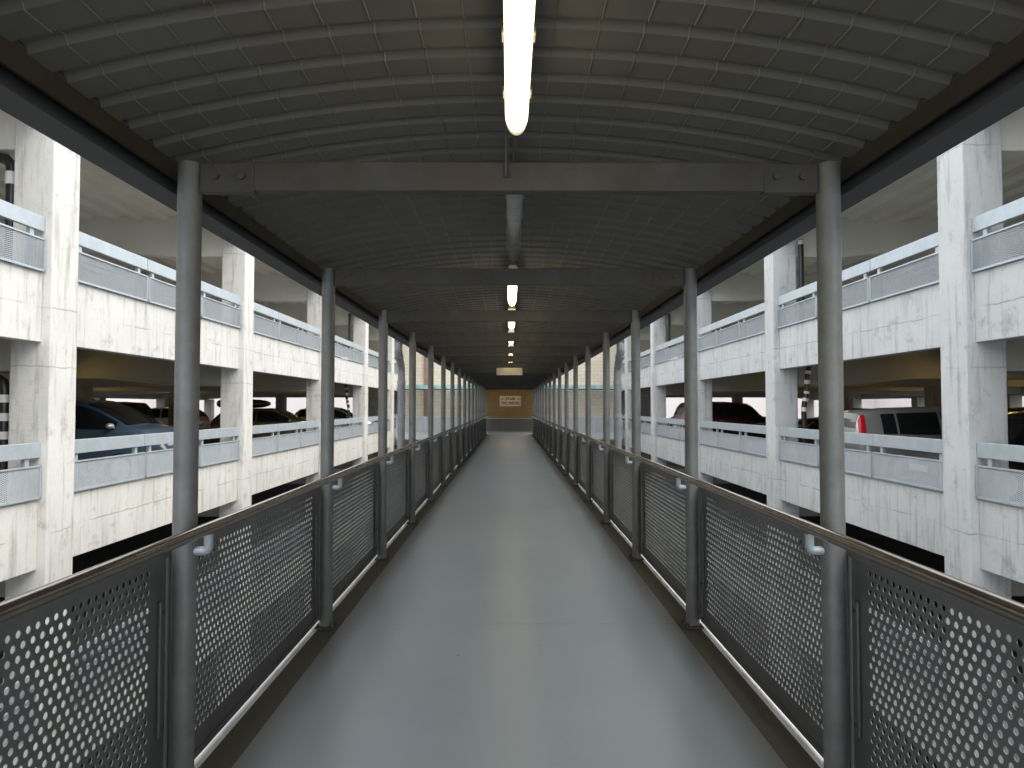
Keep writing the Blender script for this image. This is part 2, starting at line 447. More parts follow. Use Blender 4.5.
for sd in (-1, 1):
    for n in range(0, NP):
        o = pan0 if (sd == -1 and n == 0) else copy_tree(pan0)
        o.location = (sd * 1.362, py(n), 0); o.scale = (sd, 1, 1)
        o['label'] = f'perforated grey steel railing panel on the {SIDE[sd]} of the walkway, {ORD[n]} from the camera'
        o['group'] = f'perforated panels on the {SIDE[sd]}'
    o = MB(); o.tube([(sd * 1.207, YN, 1.070), (sd * 1.207, YE, 1.070)], .024, 20)
    o = o.build('handrail', M['rail'])
    tag(o, f'long tubular steel handrail worn shiny on top, {SIDE[sd]} side of the walkway', 'handrail')

# luminaires ----------------------------------------------------------------------
def make_lamp(lit):
    t = thing('strip_light', 'x', 'light')
    L = .775; z0 = 0
    # canopy (housing) above and rounded diffuser bowl below
    b = MB(); b.prism([(-.037, .055), (-.043, .03), (.043, .03), (.037, .055), (.025, .075), (-.025, .075)], 'y', -L, L); b.build('housing', M['lamp_body'], t)
    sec = 14; vs = []; fs = []; rows = []
    for q in (-1, 1):
        cr = []; cf = []
        for y_, k in [(L - .05, 1.0), (L - .01, .93), (L + .02, .72), (L + .035, .35)]:
            cr.append([(.042 * k * math.cos(PI + PI * i / sec), q * y_, .03 + .067 * k * math.sin(PI + PI * i / sec)) for i in range(sec + 1)])
        for j in range(3):
            for i in range(sec): cf.append((j * (sec + 1) + i, j * (sec + 1) + i + 1, (j + 1) * (sec + 1) + i + 1, (j + 1) * (sec + 1) + i))
        cf.append(tuple(range(3 * (sec + 1), 4 * (sec + 1))))
        MB().add([p_ for r_ in cr for p_ in r_], cf, True).build('end_cap', M['cap_on'] if lit else M['lamp_clear'], t, label='cream end cap')
    for y_, k in [(-L + .05, 1.0), (L - .05, 1.0)]:
        rows.append([(.041 * k * math.cos(PI + PI * i / sec), y_, .03 + .066 * k * math.sin(PI + PI * i / sec)) for i in range(sec + 1)])
    vs = [p for r in rows for p in r]; n = sec + 1
    for j in range(len(rows) - 1):
        for i in range(sec): fs.append((j * n + i, j * n + i + 1, (j + 1) * n + i + 1, (j + 1) * n + i))
    fs.append(tuple(range(n))); fs.append(tuple(range((len(rows) - 1) * n, len(rows) * n)))
    b = MB(); b.add(vs, fs, True); b.build('diffuser', M['lamp_on' if lit else 'lamp_clear'], t)
    for s in (-1, 1):
        for yy in (-.55, -.18, .18, .55):
            MB().box(s * .039, s * .048, yy - .02, yy + .02, .02, .045).build('clip', M['lamp_body'], t)
    for yy in (-.5, .5):
        MB().tube([(0, yy, .07), (0, yy, .131)], .008, 8).build('hanger', M['conduit'], t)
    return t
lamp_on0 = None; lamp_off0 = None
for n in range(0, 17):
    lit = n not in (1,) 
    if 8 <= n <= 15: lit = False
    yc = py(n) + 1.24 if n else 1.80
    if lit:
        if lamp_on0 is None: lamp_on0 = make_lamp(True); o = lamp_on0
        else: o = copy_tree(lamp_on0)
    else:
        if lamp_off0 is None: lamp_off0 = make_lamp(False); o = lamp_off0
        else: o = copy_tree(lamp_off0)
    o.location = (.026, yc, EYE + 1.035)
    o['label'] = (f'lit warm fluorescent strip light under the canopy, {ORD[n]} light from the camera' if lit else
                  f'unlit grey fluorescent strip light under the canopy, {ORD[n]} light from the camera')
    o['group'] = 'strip lights along the canopy'
# conduit joining the lights
b = MB(); b.tube([(.026, YN, EYE + 1.178), (.026, YE, EYE + 1.178)], .011, 10)
tag(b.build('cable_conduit', M['conduit']), 'thin dark cable conduit running along the middle of the canopy', 'conduit')
b = MB(); b.tube([(-.012, 2.60, EYE + 1.165), (-.014, 2.70, EYE + 1.06), (-.014, 2.78, EYE + .985), (-.014, 2.785, EYE + .93)], .006, 8)
b.tube([(-.014, 2.785, EYE + .945), (-.014, 2.785, EYE + .92)], .010, 8)
tag(b.build('dangling_cable', M['conduit']), 'short dark cable hanging down in front of the nearest cross beam', 'cable')

# hanging sign in the distance
t = thing('hanging_sign', 'blank pale rectangular sign box hanging from the canopy far down the walkway', 'sign', (0, 17.3, EYE + .765))
MB().box(-.305, .305, 0, .05, .01, .165).build('face', M['sign_pale'], t)
b = MB(); b.box(-.318, .318, -.006, .056, 0, .012); b.box(-.318, .318, -.006, .056, .163, .175); b.box(-.318, -.305, -.006, .056, 0, .175); b.box(.305, .318, -.006, .056, 0, .175)
b.build('frame', M['sign_frame'], t)
for s in (-.2, .2): MB().tube([(s, .025, .17), (s, .025, .40)], .008, 8).build('hanger', M['conduit'], t)

# ------------------------------------------------------------------ far end: cross walkway and block building
YB = 41.3
MB().box(-6.35, 6.35, YB, YB + .3, -8.4, 9.5).build('wall_back', M['brick'], kind='structure')
MB().box(-1.75, 1.75, YB - .03, YB, 0, 2.75).build('wall_warm_slab', M['ochre'], kind='structure')  # added slab: warm lamplight on the end wall painted in ochre
MB().box(-6.3, 6.3, YE, YB, -.30, 0).build('landing', M['slab_edge'], kind='structure')
b = MB()
for x in (-4.92, 4.95): b.box(x - .13, x + .13, YB - .10, YB, -8, 9.3)
o1 = MB().box(-5.05, -4.79, YB - .10, YB, -8, 9.3).build('trim_8', M['pilaster'], kind='structure')
t = thing('cross_canopy', 'flat dark edged canopy with a teal upstand over the cross passage at the far end', 'canopy', (0, 39.1, EYE + .90))
MB().box(-2.6, 2.6, .06, 2.2, .156, .18).build('soffit', M['edge'], t)
MB().box(-6.3, 6.3, 0, .06, 0, .13).build('edge_beam', M['edge'], t)
for s in (-1, 1): MB().box(s * 1.6, s * 6.3, -.03, .0, .05, .27).build('fascia', M['teal'], t, label='weathered teal fascia strip')
for s in (-1, 1): MB().box(s * 1.6, s * 6.3, .0, 2.2, .14, .155).build('light_sheet', M['light_sheet'], t, label='added translucent roof sheet passing daylight')  # invented translucent sheets, letting daylight reach the wall below
# far railings: side front ones and the one straight ahead
def far_rail(x0, x1, yy, z0, z1, label, seams, mf='guard', mi='guard_mesh'):
    t = thing('passage_railing', label, 'railing', ((x0 + x1) / 2, yy, 0))
    w = (x1 - x0) / 2
    b = MB(); b.box(-w, w, -.03, .03, z1 - .05, z1); b.box(-w, w, -.025, .025, z0, z0 + .05)
    for k in range(seams + 1):
        x = -w + 2 * w * k / seams; b.box(max(-w, x - .03), min(w, x + .03), -.025, .025, z0, z1)
    b.build('frame', M[mf], t)
    b = MB(); n = int(2 * w / .05)
    for i in range(n): b.box(-w + i * .05 + .008, -w + i * .05 + .042, -.004, .004, z0 + .04, z1 - .04)
    k = z0 + .06
    while k < z1 - .05: b.box(-w, w, -.006, .002, k, k + .02); k += .05
    b.build('infill', M[mi], t)
far_rail(-6.3, -1.5, 39.1, .02, .97, 'pale grey railing of the cross passage at the far end, left of the walkway', 3)
far_rail(1.5, 6.3, 39.1, .02, .97, 'pale grey railing of the cross passage at the far end, right of the walkway', 3)
far_rail(-1.4, 1.4, 40.9, .02, .86, 'grey railing straight ahead closing the far end of the walkway', 1, 'guard', 'panel')
# wall sign
t = thing('wall_sign', 'pale rectangular sign with arrows and two lines of dark capitals on the far wall', 'sign', (.05, YB - .03, EYE))
MB().box(-.62, .60, -.04, 0, .0, .58).build('board', M['sign_white'], t)
b = MB()
b.box(-.64, .62, -.05, 0, -.02, .01); b.box(-.64, .62, -.05, 0, .57, .60); b.box(-.64, -.61, -.05, 0, -.02, .60); b.box(.59, .62, -.05, 0, -.02, .60)
b.build('frame', M['sign_frame'], t)
def text_mesh(txt, size, loc, parent, sx=1.0):
    cu = bpy.data.curves.new('t', 'FONT'); cu.body = txt; cu.size = size; cu.align_x = 'CENTER'; cu.extrude = .004; cu.offset = .006
    ob = bpy.data.objects.new('t', cu); COL.objects.link(ob)
    bpy.context.view_layer.update()
    me = bpy.data.meshes.new_from_object(ob.evaluated_get(bpy.context.evaluated_depsgraph_get()))
    bpy.data.objects.remove(ob)
    o = bpy.data.objects.new('lettering', me); COL.objects.link(o); me.materials.clear(); me.materials.append(M['ink'])
    o.parent = parent; o.location = loc; o.rotation_euler = (PI / 2, 0, 0); o.scale = (sx, 1, 1)
    return o
text_mesh('STAIR', .22, (0, -.046, .345), t)
text_mesh('CIVIC PARKING', .23, (0, -.046, .09), t, .68)
for s in (-1, 1):
    b = MB(); b.box(s * .33, s * .50, -.048, -.042, .40, .425)
    b.prism([(s * .56, .4125), (s * .48, .455), (s * .48, .37)], 'y', -.048, -.042); b.build('arrow', M['ink'], t)
# lamp of the end landing
o = copy_tree(lamp_on0); o.location = (0, 39.7, EYE + .962); o.rotation_euler = (0, 0, PI / 2)
for q in list(bpy.data.objects):
    if q.parent == o and q.name.startswith('hanger'): bpy.data.objects.remove(q)
for q in bpy.data.objects:
    if q.parent == o and q.name.startswith('diffuser'): q.data = q.data.copy(); q.data.materials[0] = plain('landing_lamp_lit', (.9, .7, .4), .4, emis=(1.0, .46, .07), es=3.5)
o['label'] = 'warm strip light mounted crosswise over the landing by the far block wall'; del o['group']

# downpipes of the canopy
for sd in (-1, 1):
    X = sd * 1.66; y = 10.75
    t = thing('downpipe', f'fat grey plastic downpipe with an elbow below the canopy eaves on the {SIDE[sd]} side', 'pipe', (0, 0, 0))
    path = [(X - sd * .02, y - .42, EYE + .93), (X - sd * .02, y - .42, EYE + .84), (X - sd * .015, y - .39, EYE + .79), (X - sd * .01, y - .30, EYE + .74),
            (X, y - .12, EYE + .66), (X, y - .03, EYE + .60), (X, y, EYE + .53), (X, y, -4.6)]
    b = MB(); b.tube(path, .057, 20); b.build('pipe', M['pipe_grey'], t)
    for z in (EYE + .36, EYE - .15, EYE - 1.2):
        MB().tube([(X, y, z - .03), (X, y, z + .03)], .064, 20).build('collar', M['pipe_grey'], t)
    MB().tube([(X - sd * .012, y - .34, EYE + .765), (X - sd * .008, y - .26, EYE + .72)], .064, 20).build('collar', M['pipe_grey'], t)

# ------------------------------------------------------------------ the two car parks
FX = 6.40; CW = .57; CD = .60
colY = [4480 / (h) for h in (1 / (.00218 - .00159), 1 / .00218, 1 / (.00218 + .00159), 1 / (.00218 + 2 * .00159), 1 / (.00218 + 3 * .00159), 1 / (.00218 + 4 * .00159), 1 / (.00218 + 5 * .00159), 1 / (.00218 + 6 * .00159))]
BAY = colY[1] - colY[0]
GY0, GY1 = -4.2, colY[-1] + .6
FAR = 23.0
LV = 3.15
MB().box(-60, 60, -20, 120, -6.75, -6.45).build('ground', M['asphalt'], kind='structure')

def expanded(w, h, nx, nz):
    # diamond expanded mesh of flat strands
    m = MB(); dx = w / nx; dz = h / nz; th = .0135; T = .004
    for j in range(nz):
        for i in range(nx):
            cx = (i + .5) * dx; cz = (j + .5) * dz
            L_, R_, B_, T_ = (cx - dx / 2, cz), (cx + dx / 2, cz), (cx, cz - dz / 2), (cx, cz + dz / 2)
            for a, b_ in ((L_, T_), (T_, R_), (R_, B_), (B_, L_)):
                m.add([(-T, a[0], a[1] - th / 2), (-T, b_[0], b_[1] - th / 2), (T, b_[0], b_[1] + th / 2), (T, a[0], a[1] + th / 2)], [(0, 1, 2, 3)])
    return m
UW = (BAY - CD) / 3
def make_guard():
    # local: x=0 rail plane (towards walkway is -x), y from 0 to UW, z=0 deck top
    t = thing('guard_rail', 'x', 'railing')
    b = MB(); b.box(-.03, .03, .012, UW - .012, .845, 1.054); b.build('top_rail', M['guard'], t, bevel=.006)
    for yy in (.24, UW - .24):
        MB().box(-.003, .05, yy - .04, yy + .04, .281, .85).build('post', M['guard'], t)
    b = MB(); x0, x1 = -.055, -.025; a, c = .02, UW - .02; z0, z1 = .28, .741
    b.box(x0, x1, a, c, z0, z0 + .03); b.box(x0, x1, a, c, z1 - .022, z1); b.box(x0, x1, a, a + .025, z0, z1); b.box(x0, x1, c - .025, c, z0, z1)
    fr = b.build('mesh_frame', M['guard'], t)
    m = expanded(UW - .09, z1 - z0 - .052, 32, 15); m.v = [(x - .04, y_ + .045, z + z0 + .03) for x, y_, z in m.v]
    m.build('expanded_mesh', M['guard_mesh'], fr)
    return t
guard0 = make_guard(); first_guard = [True]
LEVEL = {-1: 'lower', 0: 'middle', 1: 'upper'}; DECK = {-2: 'ground', -1: 'lower', 0: 'middle', 1: 'upper', 2: 'top'}

def car_park(sd):
    name = SIDE[sd]; cm = M['conc_l'] if sd < 0 else M['conc_r']
    X = lambda x: sd * x
    for k, y in enumerate(colY):
        tag(MB().box(X(FX), X(FX + CW), y, y + CD, -6.45, 7.4).build('concrete_column', cm, bevel=.02),
            f'square concrete column in the front row of the {name} car park, ' + (f'{ORD[k-1]} from the camera' if k else 'just beside the camera'), 'column', f'front columns of the {name} car park')
    for lv in range(-1, 3):
        z = lv * LV
        for k in range(len(colY)):
            ya = colY[k - 1] + CD if k else GY0
            yb = colY[k]
            tag(MB().box(X(FX + .13), X(FX + .33), ya, yb, z - .70, z + .28).build('concrete_parapet', cm, bevel=.01),
                f'streaky concrete parapet, {DECK[lv]} deck of the {name} car park, {ORD[k]} from camera', 'parapet', f'parapets of the {DECK[lv]} deck, {name} car park')
    # decks with ribbed soffit running along the building
    for lv in range(-1, 3):
        z = lv * LV
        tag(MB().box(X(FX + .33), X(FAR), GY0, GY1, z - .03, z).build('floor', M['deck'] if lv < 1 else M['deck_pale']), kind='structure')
        ends = [GY0] + [q for y in colY for q in (y + .08, y + CD - .08)] + [GY1]
        for ya, yb in zip(ends[::2], ends[1::2]):
            if yb - ya < .05: continue
            b = MB(); b.box(X(FX + .33), X(FAR), ya, yb, z - .12, z - .03)
            x = FX + CW + .05
            while x < FAR - .5:
                b.prism([(X(x), z - .12), (X(x + .08), z - .22), (X(x + .26), z - .22), (X(x + .34), z - .12)], 'y', ya, yb); x += .62
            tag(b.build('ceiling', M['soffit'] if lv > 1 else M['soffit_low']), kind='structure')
        for k, y in enumerate(colY):                                # haunched cross beams
            b = MB(); b.prism([(X(FX + CW), z - .03), (X(FX + CW), z - 1.10), (X(8.2), z - 1.10), (X(9.8), z - .93), (X(FAR - 2.2), z - .93), (X(FAR - .1), z - 1.10), (X(FAR - .1), z - .03)],
                              'y', y + .08, y + CD - .08)
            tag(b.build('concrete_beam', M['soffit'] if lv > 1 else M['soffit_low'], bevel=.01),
                f'haunched concrete beam under the {DECK[lv]} deck of the {name} car park, {ORD[k]} from camera', 'beam', f'beams under the {DECK[lv]} deck, {name} car park')
    for lv in range(-2, 2):
        zb = -6.45 if lv < -1 else lv * LV
        for k, y in enumerate(colY):
            for xx, w in ((14.6, 'middle'), (FAR - .67, 'rear')):
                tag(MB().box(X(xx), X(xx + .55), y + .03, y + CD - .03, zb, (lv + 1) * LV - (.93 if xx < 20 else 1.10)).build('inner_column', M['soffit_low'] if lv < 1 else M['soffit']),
                    f'{w} row column on the {DECK[lv]} level inside the {name} car park, {ORD[k]} from camera', 'column', f'inner columns of the {name} car park')
    for lv in range(-1, 3):
        tag(MB().box(X(FAR), X(FAR + .2), GY0, GY1, lv * LV - (1.15 if lv < 2 else .7), lv * LV + .75).build('wall_rear', cm), kind='structure')
    tag(MB().box(X(FX + .4), X(10.8), GY1, GY1 + .2, -6.45, 7.4).build('wall_end', cm), kind='structure')
    for lv in range(-1, 3):
        tag(MB().box(X(10.8), X(FAR), GY1, GY1 + .2, lv * LV - .95, lv * LV + .6).build('wall_end', cm), kind='structure')
    tag(MB().box(X(9), X(44), 84, 85, -6.45, 7.0).build('wall_distant', M['pale_wall']), kind='structure')
    tag(MB().box(X(FX + .4), X(FAR), GY0 - .2, GY0, -6.45, 7.4).build('wall_light_stop', cm), kind='structure')  # unseen end wall added to stop daylight leaking into the decks
    tag(MB().box(X(44), X(45), 0, 110, -6.45, 7.0).build('wall_distant', M['pale_wall']), kind='structure')
    # guard rails
    for lv in (-1, 0, 1):
        cnt = 0
        for k in range(0, len(colY)):
            for q in range(3):
                y0 = (colY[k] - BAY + CD) + q * UW
                if y0 + UW < 5.5: continue
                if lv == 1 and k == 7: continue
                if first_guard[0]: o = guard0; first_guard[0] = False
                else: o = copy_tree(guard0)
                o.location = (sd * (FX + .135), y0, lv * LV); o.scale = (sd, 1, 1)
                w = ORD[cnt] if cnt < len(ORD) else 'last'
                o['label'] = f'zinc guard rail with mesh, {LEVEL[lv]} deck of the {name} car park, {w} from camera'
                o['group'] = f'guard rails on the {LEVEL[lv]} deck of the {name} car park'
                cnt += 1
    # interior luminaires
    i = 0
    for k in (1, 2, 3, 4, 5):
        for xx in (10.6, 18.0):
            o = copy_tree(glamp0) if glamp_used[0] else glamp0; glamp_used[0] = True
            yl = colY[k] - 1.1
            o.location = (sd * xx, yl, 2.42)
            o['label'] = f'yellow strip light inside the {name} car park, {"front" if xx < 12 else "rear"} row, {ORD[k-1]} bay'
            o['group'] = f'strip lights inside the {name} car park'
def make_glamp():
    t = thing('ceiling_light', 'x', 'light')
    MB().box(-.06, .06, -.75, .75, .05, .11).build('housing', M['lamp_body'], t)
    MB().tube([(0, -.72, .02), (0, .72, .02)], .035, 10).build('tube', M['garage_lamp'], t)
    for y in (-.5, .5): MB().tube([(0, y, .1), (0, y, .52)], .01, 6).build('hanger', M['conduit'], t)
    return t
glamp0 = make_glamp(); glamp_used = [False]
for sd in (-1, 1): car_park(sd)

# rainwater pipes beside the car park columns
def rain_pipe(sd, x, y, z0, z1, kind, label):
    t = thing('rainwater_pipe', label, 'pipe', (sd * x, y, z0))
    h = z1 - z0; r = .075
    if kind == 'elbow':
        MB().tube([(0, 0, 0), (0, 0, h - .22), (sd * .02, 0, h - .10), (sd * .10, 0, h - .02), (sd * .22, 0, h), (sd * .8, 0, h)], r, 16).build('pipe', M['pipe_black'], t)
        MB().tube([(0, 0, h - .40), (0, 0, h - .22)], r + .012, 16).build('collar', M['pipe_white'], t, label='white pipe collar')
        MB().tube([(sd * .26, 0, h), (sd * .42, 0, h)], r + .012, 16).build('collar', M['pipe_white'], t, label='white pipe collar')
    elif kind == 'banded':
        MB().tube([(0, 0, 0), (0, 0, h - .2), (sd * .03, 0, h - .08), (sd * .14, 0, h - .01), (sd * .6, 0, h)], r, 16).build('pipe', M['pipe_black'], t)
        for q in range(3):
            MB().tube([(0, 0, h - .36 - q * .26), (0, 0, h - .25 - q * .26)], r + .008, 16).build('band', M['pipe_white'], t, label='white band')
    elif kind == 'zigzag':
        r = .06
        pth = [(0, 0, 0), (0, 0, h - 1.05), (sd * .01, 0, h - .95), (sd * .08, 0, h - .62), (sd * .09, 0, h - .5), (sd * .09, 0, h - .3), (sd * .12, 0, h - .1), (sd * .15, 0, h)]
        MB().tube(pth, r, 16).build('pipe', M['pipe_black'], t)
        for (a, c) in (((0, 0, h - 1.12), (0, 0, h - 1.02)), ((sd * .03, 0, h - .88), (sd * .05, 0, h - .80)), ((sd * .064, 0, h - .70), (sd * .077, 0, h - .64)), ((sd * .09, 0, h - .46), (sd * .09, 0, h - .36)), ((sd * .102, 0, h - .22), (sd * .114, 0, h - .14))):
            MB().tube([a, c], r + .008, 16).build('band', M['pipe_white'], t, label='white band')
    else:
        MB().tube([(0, 0, 0), (0, 0, h)], r * .8, 16).build('pipe', M['pipe_black'], t)
        MB().tube([(0, 0, h - .12), (0, 0, h - .02)], r, 16).build('collar', M['pipe_white'], t)
Ya, Yc, Yd = colY[1], colY[2], colY[4]
rain_pipe(-1, 7.12, Ya + .18, LV, 5.12, 'elbow', 'black rainwater pipe with an elbow and white collar by the nearest left column, upper deck')
rain_pipe(-1, 7.15, Ya + .18, 0, 1.97, 'banded', 'black rainwater pipe with white bands by the nearest left column, middle deck')
rain_pipe(1, 7.08, Yc - .02, LV, 5.6, 'plain', 'slim black rainwater pipe beside the second right column, upper deck')
rain_pipe(1, 7.10, Yc - .02, 0, 2.55, 'zigzag', 'crooked rainwater pipe with white bands beside the second right column, middle deck')
rain_pipe(-1, 7.12, Yd - .02, LV, 5.8, 'plain', 'slim black rainwater pipe beside the fourth left column, upper deck')
rain_pipe(-1, 7.14, Yd - .02, 0, 2.5, 'zigzag', 'crooked rainwater pipe with white bands beside the fourth left column, middle deck')
rain_pipe(1, 7.12, Yd - .02, LV, 5.8, 'plain', 'slim black rainwater pipe beside the fourth right column, upper deck')

# ------------------------------------------------------------------ cars
def paint(name, col, metal=.3, rough=.3):
    m, t, b = newmat(name); b.inputs['Base Color'].default_value = c4(col); b.inputs['Metallic'].default_value = metal
    b.inputs['Roughness'].default_value = rough; b.inputs['Coat Weight'].default_value = .8; b.inputs['Coat Roughness'].default_value = .06
    return m
M['glass'] = plain('tinted_car_glass', (.012, .014, .015), .06, spec=.7)
M['tyre'] = plain('tyre_rubber', (.02, .02, .02), .8)
M['rim'] = plain('alloy_rim', (.45, .46, .47), .3, .8)
M['tail'] = plain('red_tail_lamp', (.42, .01, .02), .2)
M['head'] = plain('clear_headlamp', (.65, .68, .70), .12, .3)
M['chrome'] = plain('chrome', (.7, .7, .7), .15, .9)
M['plate'] = plain('number_plate', (.7, .7, .66), .5)
M['trim'] = plain('black_plastic', (.02, .02, .02), .5)
# profile: list of (fraction of length from tail, belt z, roof z, half width factor, roof width factor, bottom z)
PROF = {
 'mpv':   [(0, .80, .86, .84, .90, .40), (.015, .98, 1.05, .92, .92, .32), (.05, 1.08, 1.45, .96, .80, .25), (.09, 1.10, 1.63, .98, .76, .22), (.20, 1.10, 1.71, 1, .76, .2), (.45, 1.09, 1.74, 1, .76, .2),
           (.59, 1.08, 1.67, 1, .75, .2), (.67, 1.07, 1.53, 1, .76, .2), (.76, 1.08, 1.30, .99, .82, .2), (.815, 1.10, 1.15, .98, .9, .2), (.88, 1.05, 1.10, .96, .9, .22), (.96, .88, .94, .90, .9, .26), (1, .58, .64, .78, .9, .34)],
 'hatch': [(0, .72, .80, .84, .90, .40), (.02, .93, 1.0, .92, .90, .30), (.06, .97, 1.22, .96, .82, .24), (.11, .98, 1.40, .98, .76, .22), (.22, .97, 1.48, 1, .74, .2), (.42, .95, 1.51, 1, .74, .2),
           (.56, .93, 1.45, 1, .74, .2), (.64, .92, 1.30, 1, .76, .2), (.715, .92, 1.08, .99, .82, .2), (.755, .93, .98, .98, .9, .2), (.85, .88, .93, .96, .9, .22), (.95, .74, .80, .90, .9, .26), (1, .52, .58, .78, .9, .34)],
 'van': [(0, .84, .90, .86, .92, .40), (.006, .97, 1.10, .92, .88, .32), (.014, .99, 1.28, .94, .82, .25), (.026, .99, 1.40, .96, .78, .22), (.08, .98, 1.46, .98, .75, .22), (.20, .97, 1.50, 1, .74, .2), (.42, .95, 1.53, 1, .74, .2),
           (.56, .93, 1.47, 1, .74, .2), (.64, .92, 1.32, 1, .76, .2), (.715, .92, 1.10, .99, .82, .2), (.755, .93, .98, .98, .9, .2), (.85, .88, .93, .96, .9, .22), (.95, .74, .80, .90, .9, .26), (1, .52, .58, .78, .9, .34)],
 'wagon': [(0, .70, .78, .84, .90, .40), (.02, .92, .98, .92, .90, .30), (.06, .95, 1.20, .96, .80, .24), (.10, .96, 1.36, .98, .75, .22), (.20, .95, 1.42, 1, .73, .2), (.42, .93, 1.45, 1, .73, .2),
           (.54, .92, 1.40, 1, .73, .2), (.62, .91, 1.22, 1, .76, .2), (.69, .91, 1.02, .99, .82, .2), (.73, .91, .95, .98, .9, .2), (.84, .86, .90, .96, .9, .22), (.95, .72, .78, .90, .9, .26), (1, .50, .56, .78, .9, .34)],
 'suv':   [(0, .85, .92, .88, .92, .45), (.02, 1.08, 1.14, .95, .92, .38), (.045, 1.12, 1.50, .98, .84, .34), (.08, 1.13, 1.68, 1, .80, .32), (.20, 1.13, 1.72, 1, .79, .3), (.46, 1.12, 1.72, 1, .79, .3),
           (.62, 1.10, 1.66, 1, .79, .3), (.67, 1.09, 1.48, 1, .80, .3), (.715, 1.09, 1.24, .99, .84, .3), (.74, 1.09, 1.13, .98, .9, .3), (.88, 1.04, 1.08, .97, .92, .32), (.97, .95, 1.0, .93, .92, .36), (1, .66, .72, .84, .9, .42)],
}
SMAX = {'van': (.14, .56, .755, .06), 'mpv': (.20, .60, .815, .05), 'hatch': (.22, .56, .755, .05), 'wagon': (.20, .54, .73, .05), 'suv': (.12, .62, .74, .045)}
def make_car(label, cat, style, L, Wd, mat, loc, rz, group=None, tall_tail=False, mirror_mat=None, detail=True, rails=False):
    """local: tail at x=0, nose at x=L, y across, z up"""
    t = thing('car', label, cat, loc, rz, group)
    pr = np.array(PROF[style]); hw = Wd / 2
    def st(f): return [np.interp(f, pr[:, 0], pr[:, i]) for i in range(1, 6)]
    def pt(f, u, off=0.):
        """u: 0 bottom centre ... 9 roof centre, continuous"""
        bz, rz_, wf, rf, lz = st(f); w = hw * wf; wr = w * rf; h = rz_ - bz
        P_ = [(0, lz), (.82 * w, lz), (.97 * w, lz + .08), (w, lz + .5 * (bz - lz)), (.985 * w, bz - .06), (.94 * w, bz), ((.94 * w + wr) / 2 + .012 * min(1, h * 3), bz + h * .5), (wr, bz + h * .90), (wr * .84, rz_ - .004), (0, rz_ + .022)]
        i = min(int(u), 8); q = u - i
        return (P_[i][0] * (1 - q) + P_[i + 1][0] * q, P_[i][1] * (1 - q) + P_[i + 1][1] * q)
    nf = 49
    fr = sorted(set(list(np.linspace(0, 1, nf)) + list(pr[:, 0])))
    us = [0, 1, 1.5, 2, 2.5, 3, 3.5, 4, 4.5, 5, 5.5, 6, 6.5, 7, 7.5, 8, 8.5, 9]
    full = [(u, 1) for u in us] + [(u, -1) for u in us[-2:0:-1]]
    vs = []; fs = []; n = len(full)
    for f in fr:
        for (u, s_) in full:
            y, z = pt(f, u); vs.append((f * L, s_ * y, z))
    for j in range(len(fr) - 1):
        for i in range(n): fs.append((j * n + i, j * n + (i + 1) % n, (j + 1) * n + (i + 1) % n, (j + 1) * n + i))
    fs.append(tuple(range(n))); fs.append(tuple(range((len(fr) - 1) * n, len(fr) * n)))
    b = MB(); b.add(vs, fs, True); b.build('body', mat, t)
    def patch(name, f0, f1, u0, u1, s_, mat_, off=.006, nf_=10, nu=5, taper=0., lab=None, par=None):
        vs = []; fs = []
        for i in range(nf_ + 1):
            for j in range(nu + 1):
                u = u0 + (u1 - u0) * j / nu; f = f0 + taper * (u - u0) / max(1e-6, u1 - u0) * (1 if True else 0) + (f1 - f0) * i / nf_
                y, z = pt(f, u); vs.append((f * L, s_ * (y + off), z + off * .4))
        k = nu + 1
        for i in range(nf_):
            for j in range(nu): fs.append((i * k + j, i * k + j + 1, (i + 1) * k + j + 1, (i + 1) * k + j))
        # give it thickness by an inner skin
        m_ = len(vs); vs += [(x, y - s_ * .008, z - .003) for x, y, z in vs]
        fs += [tuple(m_ + q for q in f_) for f_ in fs]
        return MB().add(vs, fs, True).build(name, mat_, par or t, label=lab)
    r0, r1, wb, tb = SMAX[style]
    # side windows: rear quarter, rear door, front door
    segs = [(tb + .055, r0 + .035), (r0 + .045, (r0 + r1) / 2 + .015), ((r0 + r1) / 2 + .028, wb - .045)]
    for s_ in (-1, 1):
        for (a, c) in segs: patch('side_window', a, c, 5.12, 6.85, s_, M['glass'])
    def across(name, f0, f1, inset):
        vs = []; fs = []; cols = [(7.35, -1), (8, -1), (8.5, -1), (9, 1), (8.5, 1), (8, 1), (7.35, 1)]
        for i in range(9):
            f = f0 + (f1 - f0) * i / 8
            for (u, s_) in cols:
                y, z = pt(f, u); vs.append((f * L + (.006 if f0 > .5 else -.006), s_ * y * .985, z + .007))
        k = len(cols)
        for i in range(8):
            for j in range(k - 1): fs.append((i * k + j, i * k + j + 1, (i + 1) * k + j + 1, (i + 1) * k + j))
        m_ = len(vs); vs += [(x, y, z - .006) for x, y, z in vs]; fs += [tuple(m_ + q for q in f_) for f_ in fs]
        return MB().add(vs, fs, True).build(name, M['glass'], t)
    across('windscreen', r1 + .02, wb - .012, 0)
    across('rear_window', .022 if style != 'van' else .0068, .085 if style != 'van' else .026, 0)
